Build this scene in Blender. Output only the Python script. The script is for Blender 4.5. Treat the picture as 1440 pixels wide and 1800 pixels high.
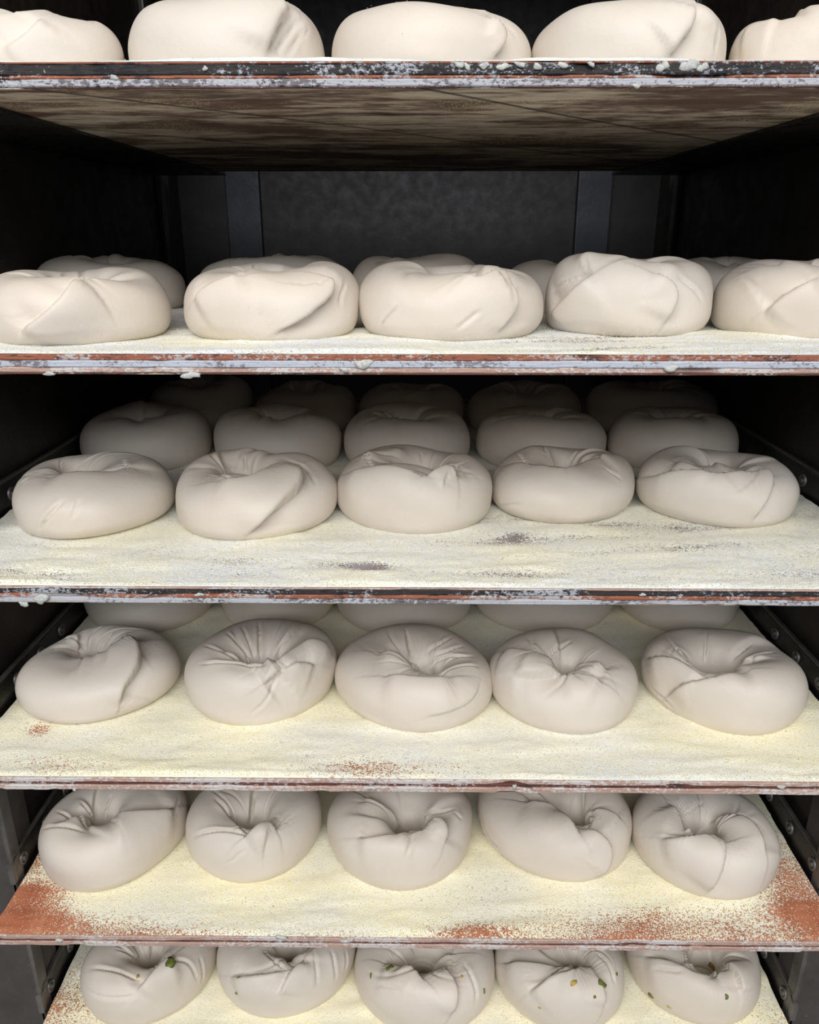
import bpy, bmesh, math, random
import numpy as np
from math import radians, sin, cos, pi
from mathutils import Vector, Matrix

# ------------------------------------------------------------------ camera, world, light
for o in list(bpy.data.objects):
    bpy.data.objects.remove(o, do_unlink=True)
SC = bpy.context.scene
COL = SC.collection
CZ = 1.30                      # lens height above the floor
F_PX, PITCH, YAW, DIST = 1369.0, radians(19.88), radians(0.6), 0.452
cd = bpy.data.cameras.new('camera')
cam = bpy.data.objects.new('camera', cd)
COL.objects.link(cam)
cd.sensor_fit = 'HORIZONTAL'
cd.sensor_width = 36.0
cd.lens = F_PX / 1440 * 36
cd.clip_start = 0.02
cam.location = (0, -DIST, CZ)
cam.rotation_euler = (pi / 2 - PITCH, 0, YAW)
SC.camera = cam

world = bpy.data.worlds.new('room_light')
SC.world = world
world.use_nodes = True
bg = world.node_tree.nodes['Background']
bg.inputs['Color'].default_value = (0.74, 0.87, 1.0, 1)
bg.inputs['Strength'].default_value = 0.17

def area(name, loc, target, sx, sy, power, color):
    l = bpy.data.lights.new(name, 'AREA')
    l.shape = 'RECTANGLE'
    l.size, l.size_y, l.energy, l.color = sx, sy, power, color
    o = bpy.data.objects.new(name, l)
    COL.objects.link(o)
    o.location = loc
    o.rotation_euler = (Vector(target) - Vector(loc)).to_track_quat('-Z', 'Y').to_euler()
    return o
# bakery ceiling lamp over the aisle, and an added front fill for dough tops
area('ceiling_lamp', (0.1, -1.4, CZ + 1.75), (0, 0.05, CZ - 0.2), 2.2, 1.1, 40, (1.0, 0.94, 0.86))
area('front_fill', (-0.2, -1.9, CZ + 0.95), (0, 0, CZ - 0.2), 2.2, 1.0, 52, (0.93, 0.965, 1.0))
vs = SC.view_settings
vs.view_transform = 'Standard'
vs.look = 'None'
vs.gamma = 1.0
vs.use_curve_mapping = False
vs.exposure = -0.28

# ------------------------------------------------------------------ photo geometry helpers
CAM = np.array([0, -DIST, CZ])
FW = np.array([-sin(YAW) * cos(PITCH), cos(YAW) * cos(PITCH), -sin(PITCH)])
RT = np.array([cos(YAW), sin(YAW), 0.0])
UP = np.cross(RT, FW)

def proj(P):
    q = np.asarray(P) - CAM
    z = q @ FW
    return np.stack([720 + F_PX * (q @ RT) / z, 900 - F_PX * (q @ UP) / z], -1)

def ray(x, y):
    return FW + RT * (x - 720) / F_PX - UP * (y - 900) / F_PX

def on_z(x, y, z):
    d = ray(x, y)
    return CAM + d * (z - CZ) / d[2]

def on_y(x, y, Y):
    d = ray(x, y)
    return CAM + d * (Y + DIST) / d[1]

# ------------------------------------------------------------------ objects helpers
def tag(o, label=None, cat=None, group=None, kind=None):
    for k, v in (('label', label), ('category', cat), ('group', group), ('kind', kind)):
        if v:
            o[k] = v
    return o

def link(name, me, mat, parent=None):
    o = bpy.data.objects.new(name, me)
    if mat and not me.materials:
        me.materials.append(mat)
    COL.objects.link(o)
    if parent:
        o.parent = parent
        o.matrix_parent_inverse = Matrix.Translation(parent.location).inverted()
    return o

def empty(name, loc):
    o = bpy.data.objects.new(name, None)
    o.empty_display_size = 0.02
    COL.objects.link(o)
    o.location = loc
    return o

def bm_box(bm, x0, x1, y0, y1, z0, z1):
    vs_ = [bm.verts.new((x, y, z)) for x in (x0, x1) for y in (y0, y1) for z in (z0, z1)]
    for f in ((0, 1, 3, 2), (4, 6, 7, 5), (0, 4, 5, 1), (2, 3, 7, 6), (0, 2, 6, 4), (1, 5, 7, 3)):
        bm.faces.new([vs_[i] for i in f])

def bm_mesh(bm, name, bevel=0, smooth=False):
    bmesh.ops.recalc_face_normals(bm, faces=bm.faces)
    if bevel:
        bmesh.ops.bevel(bm, geom=list(bm.edges), offset=bevel, segments=2, affect='EDGES', profile=0.6)
    me = bpy.data.meshes.new(name)
    bm.to_mesh(me)
    bm.free()
    if smooth:
        me.shade_smooth()
    return me

def box(name, x0, x1, y0, y1, z0, z1, mat, parent=None, bevel=0.0):
    bm = bmesh.new()
    bm_box(bm, x0, x1, y0, y1, z0, z1)
    return link(name, bm_mesh(bm, name, bevel), mat, parent)

def grid_mesh(name, P, closed_u=False, closed_v=False, flip=False):
    nu, nv = P.shape[:2]
    me = bpy.data.meshes.new(name)
    i = np.arange(nu if closed_u else nu - 1)
    j = np.arange(nv if closed_v else nv - 1)
    I, J = np.meshgrid(i, j, indexing='ij')
    I2, J2 = (I + 1) % nu, (J + 1) % nv
    q = np.stack([I * nv + J, I2 * nv + J, I2 * nv + J2, I * nv + J2], -1).reshape(-1, 4)
    if flip:
        q = q[:, ::-1]
    me.vertices.add(nu * nv)
    me.vertices.foreach_set('co', P.reshape(-1).astype(np.float32))
    me.loops.add(q.size)
    me.loops.foreach_set('vertex_index', q.reshape(-1).astype(np.int32))
    me.polygons.add(len(q))
    me.polygons.foreach_set('loop_start', np.arange(0, q.size, 4, dtype=np.int32))
    me.update(calc_edges=True)
    me.shade_smooth()
    return me

def vnoise(x, y, seed, scale):
    """smooth value noise on arrays, roughly 0..1"""
    rng = np.random.RandomState(seed)
    T = rng.rand(64, 64)
    a, b = x * scale, y * scale
    ia, ib = np.floor(a).astype(int), np.floor(b).astype(int)
    fa, fb = a - ia, b - ib
    fa, fb = fa * fa * (3 - 2 * fa), fb * fb * (3 - 2 * fb)
    g = lambda m, n: T[m % 64, n % 64]
    return (g(ia, ib) * (1 - fa) + g(ia + 1, ib) * fa) * (1 - fb) + (g(ia, ib + 1) * (1 - fa) + g(ia + 1, ib + 1) * fa) * fb

def fbm(x, y, seed, scale, n=4):
    s, a, t = 0, 1.0, 0
    for k in range(n):
        s = s + a * vnoise(x, y, seed + k, scale * 2 ** k)
        t += a
        a *= 0.55
    return s / t

# ------------------------------------------------------------------ materials
class NT:
    def __init__(self, name, rough=0.6, spec=0.4):
        self.m = bpy.data.materials.new(name)
        self.m.use_nodes = True
        self.t = self.m.node_tree
        self.b = self.t.nodes['Principled BSDF']
        self.b.inputs['Roughness'].default_value = rough
        self.b.inputs['Specular IOR Level'].default_value = spec
        self.co = self.t.nodes.new('ShaderNodeTexCoord').outputs['Object']
    def link(self, a, b):
        self.t.links.new(a, b)
    def mapped(self, scale=(1, 1, 1), rot=(0, 0, 0), src=None):
        n = self.t.nodes.new('ShaderNodeMapping')
        n.inputs['Scale'].default_value = scale
        n.inputs['Rotation'].default_value = rot
        self.link(src or self.co, n.inputs['Vector'])
        return n.outputs['Vector']
    def noise(self, scale, detail=4, rough=0.55, vec=None, dist=0.0):
        n = self.t.nodes.new('ShaderNodeTexNoise')
        n.inputs['Scale'].default_value = scale
        n.inputs['Detail'].default_value = detail
        n.inputs['Roughness'].default_value = rough
        n.inputs['Distortion'].default_value = dist
        self.link(vec or self.co, n.inputs['Vector'])
        return n.outputs['Fac']
    def voronoi(self, scale, vec=None):
        n = self.t.nodes.new('ShaderNodeTexVoronoi')
        n.inputs['Scale'].default_value = scale
        self.link(vec or self.co, n.inputs['Vector'])
        return n.outputs['Distance']
    def ramp(self, fac, stops):
        n = self.t.nodes.new('ShaderNodeValToRGB')
        e = n.color_ramp.elements
        while len(e) < len(stops):
            e.new(0.5)
        for el, (p, c) in zip(e, stops):
            el.position = p
            el.color = (c, c, c, 1) if isinstance(c, (int, float)) else tuple(c) + (1,)
        self.link(fac, n.inputs['Fac'])
        return n.outputs['Color']
    def mix(self, fac, a, b, mode='MIX'):
        n = self.t.nodes.new('ShaderNodeMix')
        n.data_type = 'RGBA'
        n.blend_type = mode
        for sock, v in ((n.inputs['Factor'], fac), (n.inputs['A'], a), (n.inputs['B'], b)):
            s = sock
            if sock.name in ('A', 'B'):
                s = [q for q in n.inputs if q.name == sock.name and q.type == 'RGBA'][0]
            elif sock.name == 'Factor':
                s = [q for q in n.inputs if q.name == 'Factor' and q.type == 'VALUE'][0]
            if isinstance(v, (int, float)):
                s.default_value = v
            elif isinstance(v, tuple):
                s.default_value = v + (1,)
            else:
                self.link(v, s)
        return [q for q in n.outputs if q.type == 'RGBA'][0]
    def math(self, op, a, b=None):
        n = self.t.nodes.new('ShaderNodeMath')
        n.operation = op
        for s, v in zip(n.inputs, (a, b)):
            if v is None:
                continue
            if isinstance(v, (int, float)):
                s.default_value = v
            else:
                self.link(v, s)
        return n.outputs[0]
    def color(self, c):
        if isinstance(c, tuple):
            self.b.inputs['Base Color'].default_value = c + (1,)
        else:
            self.link(c, self.b.inputs['Base Color'])
    def bump(self, h, strength=0.3, dist=0.001):
        n = self.t.nodes.new('ShaderNodeBump')
        n.inputs['Strength'].default_value = strength
        n.inputs['Distance'].default_value = dist
        self.link(h, n.inputs['Height'])
        self.link(n.outputs['Normal'], self.b.inputs['Normal'])

M = {}
def mat_dough():
    n = NT('bread_dough', 0.5, 0.35)
    info = n.t.nodes.new('ShaderNodeObjectInfo')
    tone = n.noise(18, 4)
    c = n.ramp(tone, [(0.3, (0.690, 0.605, 0.515)), (0.7, (0.745, 0.668, 0.582))])
    c = n.mix(n.math('MULTIPLY', info.outputs['Random'], 0.5), c, (0.70, 0.640, 0.572))
    pit = n.ramp(n.voronoi(260), [(0.05, 1.0), (0.13, 0.0)])
    pit = n.math('MULTIPLY', pit, n.ramp(n.noise(70, 2), [(0.56, 0.0), (0.70, 0.45)]))
    c = n.mix(pit, c, (0.60, 0.53, 0.46))
    # raw meal that stuck to the lower flank, fading upwards with the height on the dough
    sep = n.t.nodes.new('ShaderNodeSeparateXYZ')
    n.link(n.co, sep.inputs[0])
    low = n.ramp(n.math('MULTIPLY', sep.outputs['Z'], 100), [(0.0, 1.0), (0.55, 0.0)])
    speck = n.ramp(n.noise(1100, 1), [(0.47, 0.0), (0.56, 1.0)])
    patch = n.ramp(n.noise(28, 2), [(0.46, 0.0), (0.62, 1.0)])
    c = n.mix(n.math('MULTIPLY', n.math('MULTIPLY', low, speck), patch), c, (0.80, 0.72, 0.44))
    n.color(c)
    n.b.inputs['Subsurface Weight'].default_value = 0.10
    n.b.inputs['Subsurface Radius'].default_value = (1.0, 0.55, 0.3)
    n.b.inputs['Subsurface Scale'].default_value = 0.006
    h = n.math('ADD', n.noise(120, 5), n.math('MULTIPLY', n.noise(900, 2), 0.25))
    n.bump(n.math('SUBTRACT', h, pit), 0.28, 0.0012)
    return n.m
M['dough'] = mat_dough()

def mat_steel(name, dark, lite, rough, dust):
    n = NT(name, rough, 0.5)
    n.b.inputs['Metallic'].default_value = 0.55
    v = n.mapped((1, 1, 1))
    c = n.ramp(n.noise(30, 6, 0.65, v), [(0.3, dark), (0.75, lite)])
    speck = n.ramp(n.noise(420, 3, 0.7), [(0.66, 0.0), (0.74, 1.0)])
    area_ = n.ramp(n.noise(22, 3), [(0.45, 0.0), (0.65, dust)])
    c = n.mix(n.math('MULTIPLY', speck, area_), c, (0.62, 0.60, 0.56))
    n.color(c)
    n.link(n.ramp(n.noise(60, 4), [(0.3, rough - 0.1), (0.7, rough + 0.15)]), n.b.inputs['Roughness'])
    n.bump(n.noise(160, 5), 0.25, 0.001)
    return n.m
M['post'] = mat_steel('grey_painted_steel', (0.085, 0.072, 0.068), (0.14, 0.122, 0.115), 0.5, 0.8)
M['floor'] = mat_steel('pale_floor_tile', (0.40, 0.38, 0.35), (0.55, 0.53, 0.50), 0.5, 0.2)
M['edge'] = mat_steel('worn_bare_steel', (0.09, 0.085, 0.08), (0.24, 0.225, 0.21), 0.38, 0.5)
M['runner'] = mat_steel('greasy_black_steel', (0.018, 0.016, 0.016), (0.050, 0.046, 0.044), 0.34, 1.0)
M['panel'] = mat_steel('brown_stained_steel', (0.040, 0.034, 0.028), (0.085, 0.072, 0.060), 0.45, 0.7)
M['back'] = mat_steel('dull_back_steel', (0.045, 0.041, 0.042), (0.075, 0.069, 0.070), 0.55, 0.1)
M['strip'] = mat_steel('bluish_back_strip', (0.065, 0.066, 0.073), (0.09, 0.09, 0.10), 0.5, 0.05)

def mat_ply(name, base, dark, flour, f_amt, d_amt):
    """plywood edge: long grain, grime and caked flour"""
    n = NT(name, 0.75, 0.25)
    ln = n.mapped((14, 60, 260))
    g = n.noise(4, 5, 0.6, ln)
    c = n.mix(n.ramp(g, [(0.3, 0.0), (0.7, 1.0)]), tuple(x * 0.62 for x in base), base)
    grime = n.math('ADD', n.math('MULTIPLY', n.noise(26, 5, 0.65, n.mapped((1, 1, 2))), 0.55), n.math('MULTIPLY', n.noise(330, 4, 0.7, n.mapped((0.4, 1, 1.6))), 0.45))
    c = n.mix(n.ramp(grime, [(0.62 - d_amt * 0.22, 0.0), (0.67 - d_amt * 0.22, 1.0)]), c, dark)
    fl = n.math('ADD', n.math('MULTIPLY', n.noise(19, 4, 0.6, n.mapped((1, 1, 1.5))), 0.5), n.math('MULTIPLY', n.noise(430, 4, 0.75, n.mapped((0.75, 1, 1.2))), 0.5))
    c = n.mix(n.ramp(fl, [(0.60 - f_amt * 0.22, 0.0), (0.64 - f_amt * 0.22, 1.0)]), c, flour)
    n.color(c)
    n.bump(n.math('ADD', g, n.math('MULTIPLY', fl, 1.2)), 0.6, 0.0012)
    return n.m
BK, WH = (0.022, 0.022, 0.025), (0.44, 0.45, 0.49)
M['ply_black'] = mat_ply('black_ply_edge', (0.055, 0.048, 0.048), BK, WH, 0.30, 0.5)
M['ply_grey'] = mat_ply('flour_caked_ply_edge', (0.22, 0.20, 0.21), (0.05, 0.05, 0.06), (0.50, 0.50, 0.54), 0.62, 0.42)
M['ply_red'] = mat_ply('red_ply_edge', (0.42, 0.15, 0.09), (0.09, 0.045, 0.04), (0.50, 0.46, 0.45), 0.36, 0.46)
M['ply_rose'] = mat_ply('rosy_ply_edge', (0.60, 0.40, 0.33), (0.22, 0.13, 0.11), (0.64, 0.59, 0.57), 0.46, 0.10)
M['ply_white'] = mat_ply('blue_white_floury_ply_edge', (0.30, 0.27, 0.30), (0.10, 0.10, 0.13), (0.52, 0.55, 0.62), 0.74, 0.32)
M['ply_wine'] = mat_ply('dark_red_ply_edge', (0.17, 0.065, 0.05), (0.05, 0.03, 0.03), (0.55, 0.50, 0.48), 0.22, 0.35)

def mat_under():
    n = NT('stained_board_underside', 0.7, 0.3)
    a = n.noise(5.5, 9, 0.72, n.mapped((2.4, 8, 1)), 0.25)
    c = n.ramp(a, [(0.34, (0.05, 0.032, 0.025)), (0.44, (0.20, 0.145, 0.105)), (0.51, (0.50, 0.42, 0.32)), (0.62, (0.68, 0.60, 0.48))])
    w = n.ramp(n.noise(7, 7, 0.7, n.mapped((1, 2.2, 1))), [(0.41, 0.9), (0.50, 0.0)])
    c = n.mix(w, c, (0.12, 0.062, 0.045))
    gr = n.math('MULTIPLY', n.ramp(n.noise(950, 1), [(0.55, 0.0), (0.62, 1.0)]), n.ramp(n.noise(14, 3), [(0.52, 0.0), (0.62, 0.9)]))
    c = n.mix(gr, c, (0.68, 0.58, 0.36))
    # knife scores running across the sheet
    sc = n.t.nodes.new('ShaderNodeTexWave')
    sc.inputs['Scale'].default_value = 2.1
    sc.inputs['Distortion'].default_value = 1.2
    sc.inputs['Detail'].default_value = 1.0
    n.link(n.mapped((1, 1, 1), (0, 0, 0.75)), sc.inputs['Vector'])
    c = n.mix(n.ramp(sc.outputs['Fac'], [(0.0, 0.85), (0.004, 0.0)]), c, (0.02, 0.014, 0.012))
    n.color(c)
    n.bump(n.math('ADD', a, n.noise(240, 3)), 0.4, 0.001)
    return n.m
M['under'] = mat_under()

def mat_meal(name, w0, w1):
    """semolina and flour over the red board face; 'cover' says how thick, 'warm' yellow meal against blue-white flour"""
    n = NT(name, 0.85, 0.15)
    def attr(name):
        a = n.t.nodes.new('ShaderNodeAttribute')
        a.attribute_name = name
        return a.outputs['Fac']
    cover, warm = attr('cover'), attr('warm')
    wood = n.ramp(n.noise(6, 6, 0.6, n.mapped((9, 1.2, 1))), [(0.3, w0), (0.7, w1)])
    fine = n.noise(800, 2, 0.6)
    fine2 = n.noise(330, 4, 0.7)
    meal = n.mix(warm, (0.72, 0.75, 0.82), (0.98, 0.905, 0.60))
    meal = n.mix(n.ramp(fine2, [(0.38, 0.0), (0.62, 0.55)]), meal, (0.97, 0.955, 0.86))
    gap = n.ramp(fine, [(0.25, 1.0), (0.41, 0.0)])
    meal = n.mix(n.math('MULTIPLY', gap, 0.34), meal, (0.56, 0.53, 0.45))
    g = n.math('ADD', n.math('MULTIPLY', fine, 0.65), n.math('MULTIPLY', fine2, 0.35))
    k = n.math('ADD', n.math('SUBTRACT', cover, 0.5), n.math('MULTIPLY', n.math('SUBTRACT', g, 0.5), 3.4))
    k = n.ramp(n.math('ADD', k, 0.5), [(0.36, 0.0), (0.66, 1.0)])
    n.color(n.mix(k, wood, meal))
    n.bump(n.math('ADD', n.math('MULTIPLY', g, 1.0), n.math('MULTIPLY', k, 0.25)), 0.7, 0.0012)
    return n.m
M['meal'] = mat_meal('semolina_over_red_board', (0.40, 0.115, 0.055), (0.60, 0.25, 0.14))
M['meal_grey'] = mat_meal('semolina_over_grimy_board', (0.20, 0.165, 0.175), (0.40, 0.35, 0.37))

def mat_simple(name, c, rough, c2=None, scale=300):
    n = NT(name, rough, 0.3)
    n.color(n.ramp(n.noise(scale, 3), [(0.35, c), (0.65, c2 or c)]))
    n.bump(n.noise(scale, 4), 0.4, 0.001)
    return n.m
M['crust'] = mat_simple('dried_flour_crust', (0.42, 0.42, 0.41), 0.9, (0.62, 0.62, 0.58), 500)
M['grain'] = mat_simple('semolina_grain', (0.86, 0.78, 0.48), 0.7, (0.95, 0.90, 0.70), 200)
M['wood'] = mat_simple('red_brown_board_face', (0.34, 0.10, 0.05), 0.6, (0.48, 0.18, 0.10), 60)
M['pepper_green'] = mat_simple('green_pepper_skin', (0.10, 0.13, 0.03), 0.35, (0.20, 0.22, 0.05), 300)
M['pepper_yellow'] = mat_simple('yellow_pepper_flesh', (0.42, 0.30, 0.06), 0.4, (0.58, 0.42, 0.12), 300)
M['cheese'] = mat_simple('brown_filling', (0.20, 0.12, 0.04), 0.5, (0.34, 0.22, 0.09), 200)

# ------------------------------------------------------------------ the cabinet round the rack
PITCHZ = 0.148
ZB = [CZ + (0.467 - i) * PITCHZ for i in range(6)]
TH = [0.0120, 0.0115, 0.0113, 0.0103, 0.0100, 0.0100]
ZT = [a + b for a, b in zip(ZB, TH)]
tag(box('floor', -1.6, 1.6, -2.6, 1.3, -0.04, 0.0, M['floor']), 'pale floor under the proofing rack', 'floor', kind='structure')
wl = box('wall_left', -0.43, -0.415, 0.09, 1.0, 0.0, CZ + 0.42, M['panel'])
tag(wl, 'dark stained steel side wall left of the rack', 'wall', kind='structure')
wr = box('wall_right', 0.415, 0.43, 0.09, 1.0, 0.0, CZ + 0.42, M['panel'])
tag(wr, 'dark stained steel side wall right of the rack', 'wall', kind='structure')
wb = box('wall_back', -0.43, 0.43, 1.0, 1.015, 0.0, CZ + 0.42, M['back'])
tag(wb, 'dull grey steel wall at the back of the cabinet', 'wall', kind='structure')
ce = box('ceiling', -0.43, 0.43, 0.09, 1.015, CZ + 0.42, CZ + 0.435, M['panel'])
tag(ce, 'dark steel roof of the proofing cabinet', 'ceiling', kind='structure')
for k, (a, b) in enumerate(((-0.33, -0.272), (0.272, 0.33))):
    tag(box('trim_%d' % (k + 1), a, b, 0.982, 1.0, 0.0, CZ + 0.42, M['strip'], bevel=0.002),
        'bluish grey vertical strip on the back wall, %s' % ('left' if k == 0 else 'right'), 'trim', kind='structure')

# ------------------------------------------------------------------ the rack: posts, runners, rivets
rack = tag(empty('bakery_rack', (0, 0.35, 0)), 'dark steel bakery rack whose side runners carry the dough boards', 'rack')
XW = 0.3335
for s in (-1, 1):
    for (y0, y1, back) in ((0.052, 0.090, False), (0.640, 0.680, True)):
        bm = bmesh.new()
        a, b = sorted((s * (XW + 0.002), s * (XW + 0.075)))
        bm_box(bm, a, b, y0, y1, 0.0, CZ + 0.40)
        p = link('post', bm_mesh(bm, 'post', 0.0015), M['post'], rack)
        bm = bmesh.new()
        a, b = sorted((s * (XW - 0.0005), s * (XW + 0.0035)))
        bm_box(bm, a, b, y0 - 0.002, y0 + 0.012, 0.0, CZ + 0.40)
        e = link('worn_edge', bm_mesh(bm, 'worn_edge', 0.0012), M['edge'], p)
    bm = bmesh.new()
    a, b = sorted((s * (XW + 0.006), s * (XW + 0.009)))
    bm_box(bm, a, b, 0.0905, 0.6395, 0.05, CZ + 0.39)
    link('side_panel', bm_mesh(bm, 'side_panel'), M['panel'], rack)

def lathe(name, prof, n=20):
    P = np.array([[(r * cos(2 * pi * i / n), r * sin(2 * pi * i / n), h) for (r, h) in prof] for i in range(n)])
    return grid_mesh(name, P, closed_u=True)
ME_RING = lathe('rivet_washer', [(0.0001, 0.0008), (0.0036, 0.0008), (0.0040, 0.0018), (0.0050, 0.0020), (0.0058, 0.0012), (0.0060, 0.0)])
ME_DOME = lathe('rivet', [(0.0001, 0.0030), (0.0012, 0.0029), (0.0022, 0.0023), (0.0028, 0.0012), (0.0030, 0.0)])
ME_RING.materials.append(M['edge'])
ME_DOME.materials.append(M['edge'])

def runner(i, s):
    zb, zt = ZB[i], ZT[i]
    bm = bmesh.new()
    # section in (x outward from face, z): vertical leg with a rolled top lip, wide flange under the board
    top = zt + 0.026
    sec = [(-0.085, zb - 0.0024), (-0.085, zb - 0.0002), (0.0, zb - 0.0002), (0.0, top - 0.004), (-0.0010, top - 0.0022), (-0.0006, top - 0.0004),
           (0.0008, top), (0.0022, top - 0.0008), (0.0026, top - 0.003), (0.0026, zb - 0.0024)]
    y0, y1 = 0.050, 0.64
    rings = []
    for (y, cut) in ((y0, 0.006), (y0 + 0.003, 0.0015), (y0 + 0.008, 0.0), (y1, 0.0)):
        ring = []
        for (x, z) in sec:
            zz = z - cut if z > zt + 0.01 else z
            ring.append(bm.verts.new((s * (XW + x), y, zz)))
        rings.append(ring)
    n = len(sec)
    for a, b in zip(rings, rings[1:]):
        for k in range(n):
            bm.faces.new((a[k], a[(k + 1) % n], b[(k + 1) % n], b[k]))
    bm.faces.new(rings[0])
    bm.faces.new(rings[-1][::-1])
    r = link('runner', bm_mesh(bm, 'runner'), M['runner'], rack)
    bm = bmesh.new()
    a, b = sorted((s * (XW - 0.0012), s * (XW + 0.0024)))
    bm_box(bm, a, b, y0 + 0.004, y1, top - 0.0014, top + 0.0006)
    link('lip', bm_mesh(bm, 'lip', 0.0006), M['edge'], r)
    bm = bmesh.new()
    a, b = sorted((s * (XW - 0.0014), s * (XW + 0.004)))
    bm_box(bm, a, b, y0 - 0.0025, y0 + 0.0035, zt + 0.001, top - 0.004)
    link('end_cap', bm_mesh(bm, 'end_cap', 0.0012), M['edge'], r)
    for y in (0.066, 0.1085, 0.151, 0.1935):
        for me, nm in ((ME_RING, 'washer'), (ME_DOME, 'rivet')):
            o = bpy.data.objects.new(nm, me)
            COL.objects.link(o)
            o.parent = r
            o.location = (s * XW, y, zt + 0.0125)
            o.rotation_euler = (0, -s * pi / 2, 0)
    return r
for i in range(6):
    for s in (-1, 1):
        runner(i, s)

# ------------------------------------------------------------------ boards
BX, BD = 0.330, 0.60
LAYERS = [  # from the top down, (share of thickness, material, proud mm)
    [(0.07, 'ply_red', 0.0), (0.43, 'ply_black', 0.0), (0.15, 'ply_red', -0.5), (0.30, 'ply_grey', 0.4), (0.05, 'ply_wine', -0.2)],
    [(0.30, 'ply_red', 0.0), (0.35, 'ply_white', 0.5), (0.27, 'ply_rose', 0.0), (0.08, 'ply_wine', -0.3)],
    [(0.08, 'ply_rose', 0.2), (0.36, 'ply_black', -0.3), (0.24, 'ply_red', 0.2), (0.32, 'ply_grey', 0.0)],
    [(0.32, 'ply_rose', 0.2), (0.27, 'ply_wine', -0.6), (0.41, 'ply_rose', 0.2)],
    [(0.38, 'ply_rose', 0.1), (0.20, 'ply_wine', -0.4), (0.42, 'ply_rose', 0.3)],
    [(0.40, 'ply_rose', 0.0), (0.25, 'ply_wine', -0.5), (0.35, 'ply_rose', 0.2)],
]
BOARD_LABEL = ['plywood board on the highest runners, black and red flour-caked front edge', 'second plywood board from the top, blue-white floury band along its front edge',
               'third plywood board from the top, wide pale floury strip before its dough', 'fourth plywood board from the top, rosy edge with one dark red groove',
               'fifth plywood board from the top, bare red wood at its front corners', 'lowest plywood board in view, its front edge below the picture']
SPOTS = [  # bare or thin places in the meal: x, y, rx, ry, strength
    [], [],
    [(-0.030, 0.030, 0.014, 0.006, 1.05), (-0.05, 0.033, 0.03, 0.008, 0.5), (0.06, 0.02, 0.05, 0.008, 0.55), (0.25, 0.02, 0.06, 0.012, 0.5), (-0.13, 0.04, 0.03, 0.01, 0.45), (0.07, 0.085, 0.015, 0.008, 0.7)],
    [(-0.292, 0.055, 0.012, 0.012, 0.85), (-0.03, 0.010, 0.055, 0.013, 0.62), (-0.26, 0.012, 0.05, 0.012, 0.45), (0.28, 0.02, 0.02, 0.03, 0.18), (0.03, 0.012, 0.03, 0.012, 0.2)],
    [(-0.325, 0.030, 0.055, 0.060, 0.82), (-0.27, 0.006, 0.11, 0.016, 0.60), (-0.33, 0.05, 0.018, 0.05, 0.4), (0.04, 0.008, 0.04, 0.010, 0.55), (0.20, 0.012, 0.12, 0.022, 0.68), (0.325, 0.030, 0.050, 0.045, 0.72), (0.315, 0.09, 0.025, 0.07, 0.6), (0.0, 0.0, 0.3, 0.006, 0.35)],
    [(-0.33, 0.04, 0.055, 0.06, 0.75), (0.32, 0.02, 0.03, 0.05, 0.5), (0.0, 0.0, 0.3, 0.02, 0.3), (0.10, 0.03, 0.05, 0.02, 0.4)],
]
WARM = [0.30, 0.34, 0.42, 0.70, 0.84, 0.88]
BOARDS = []
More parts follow.
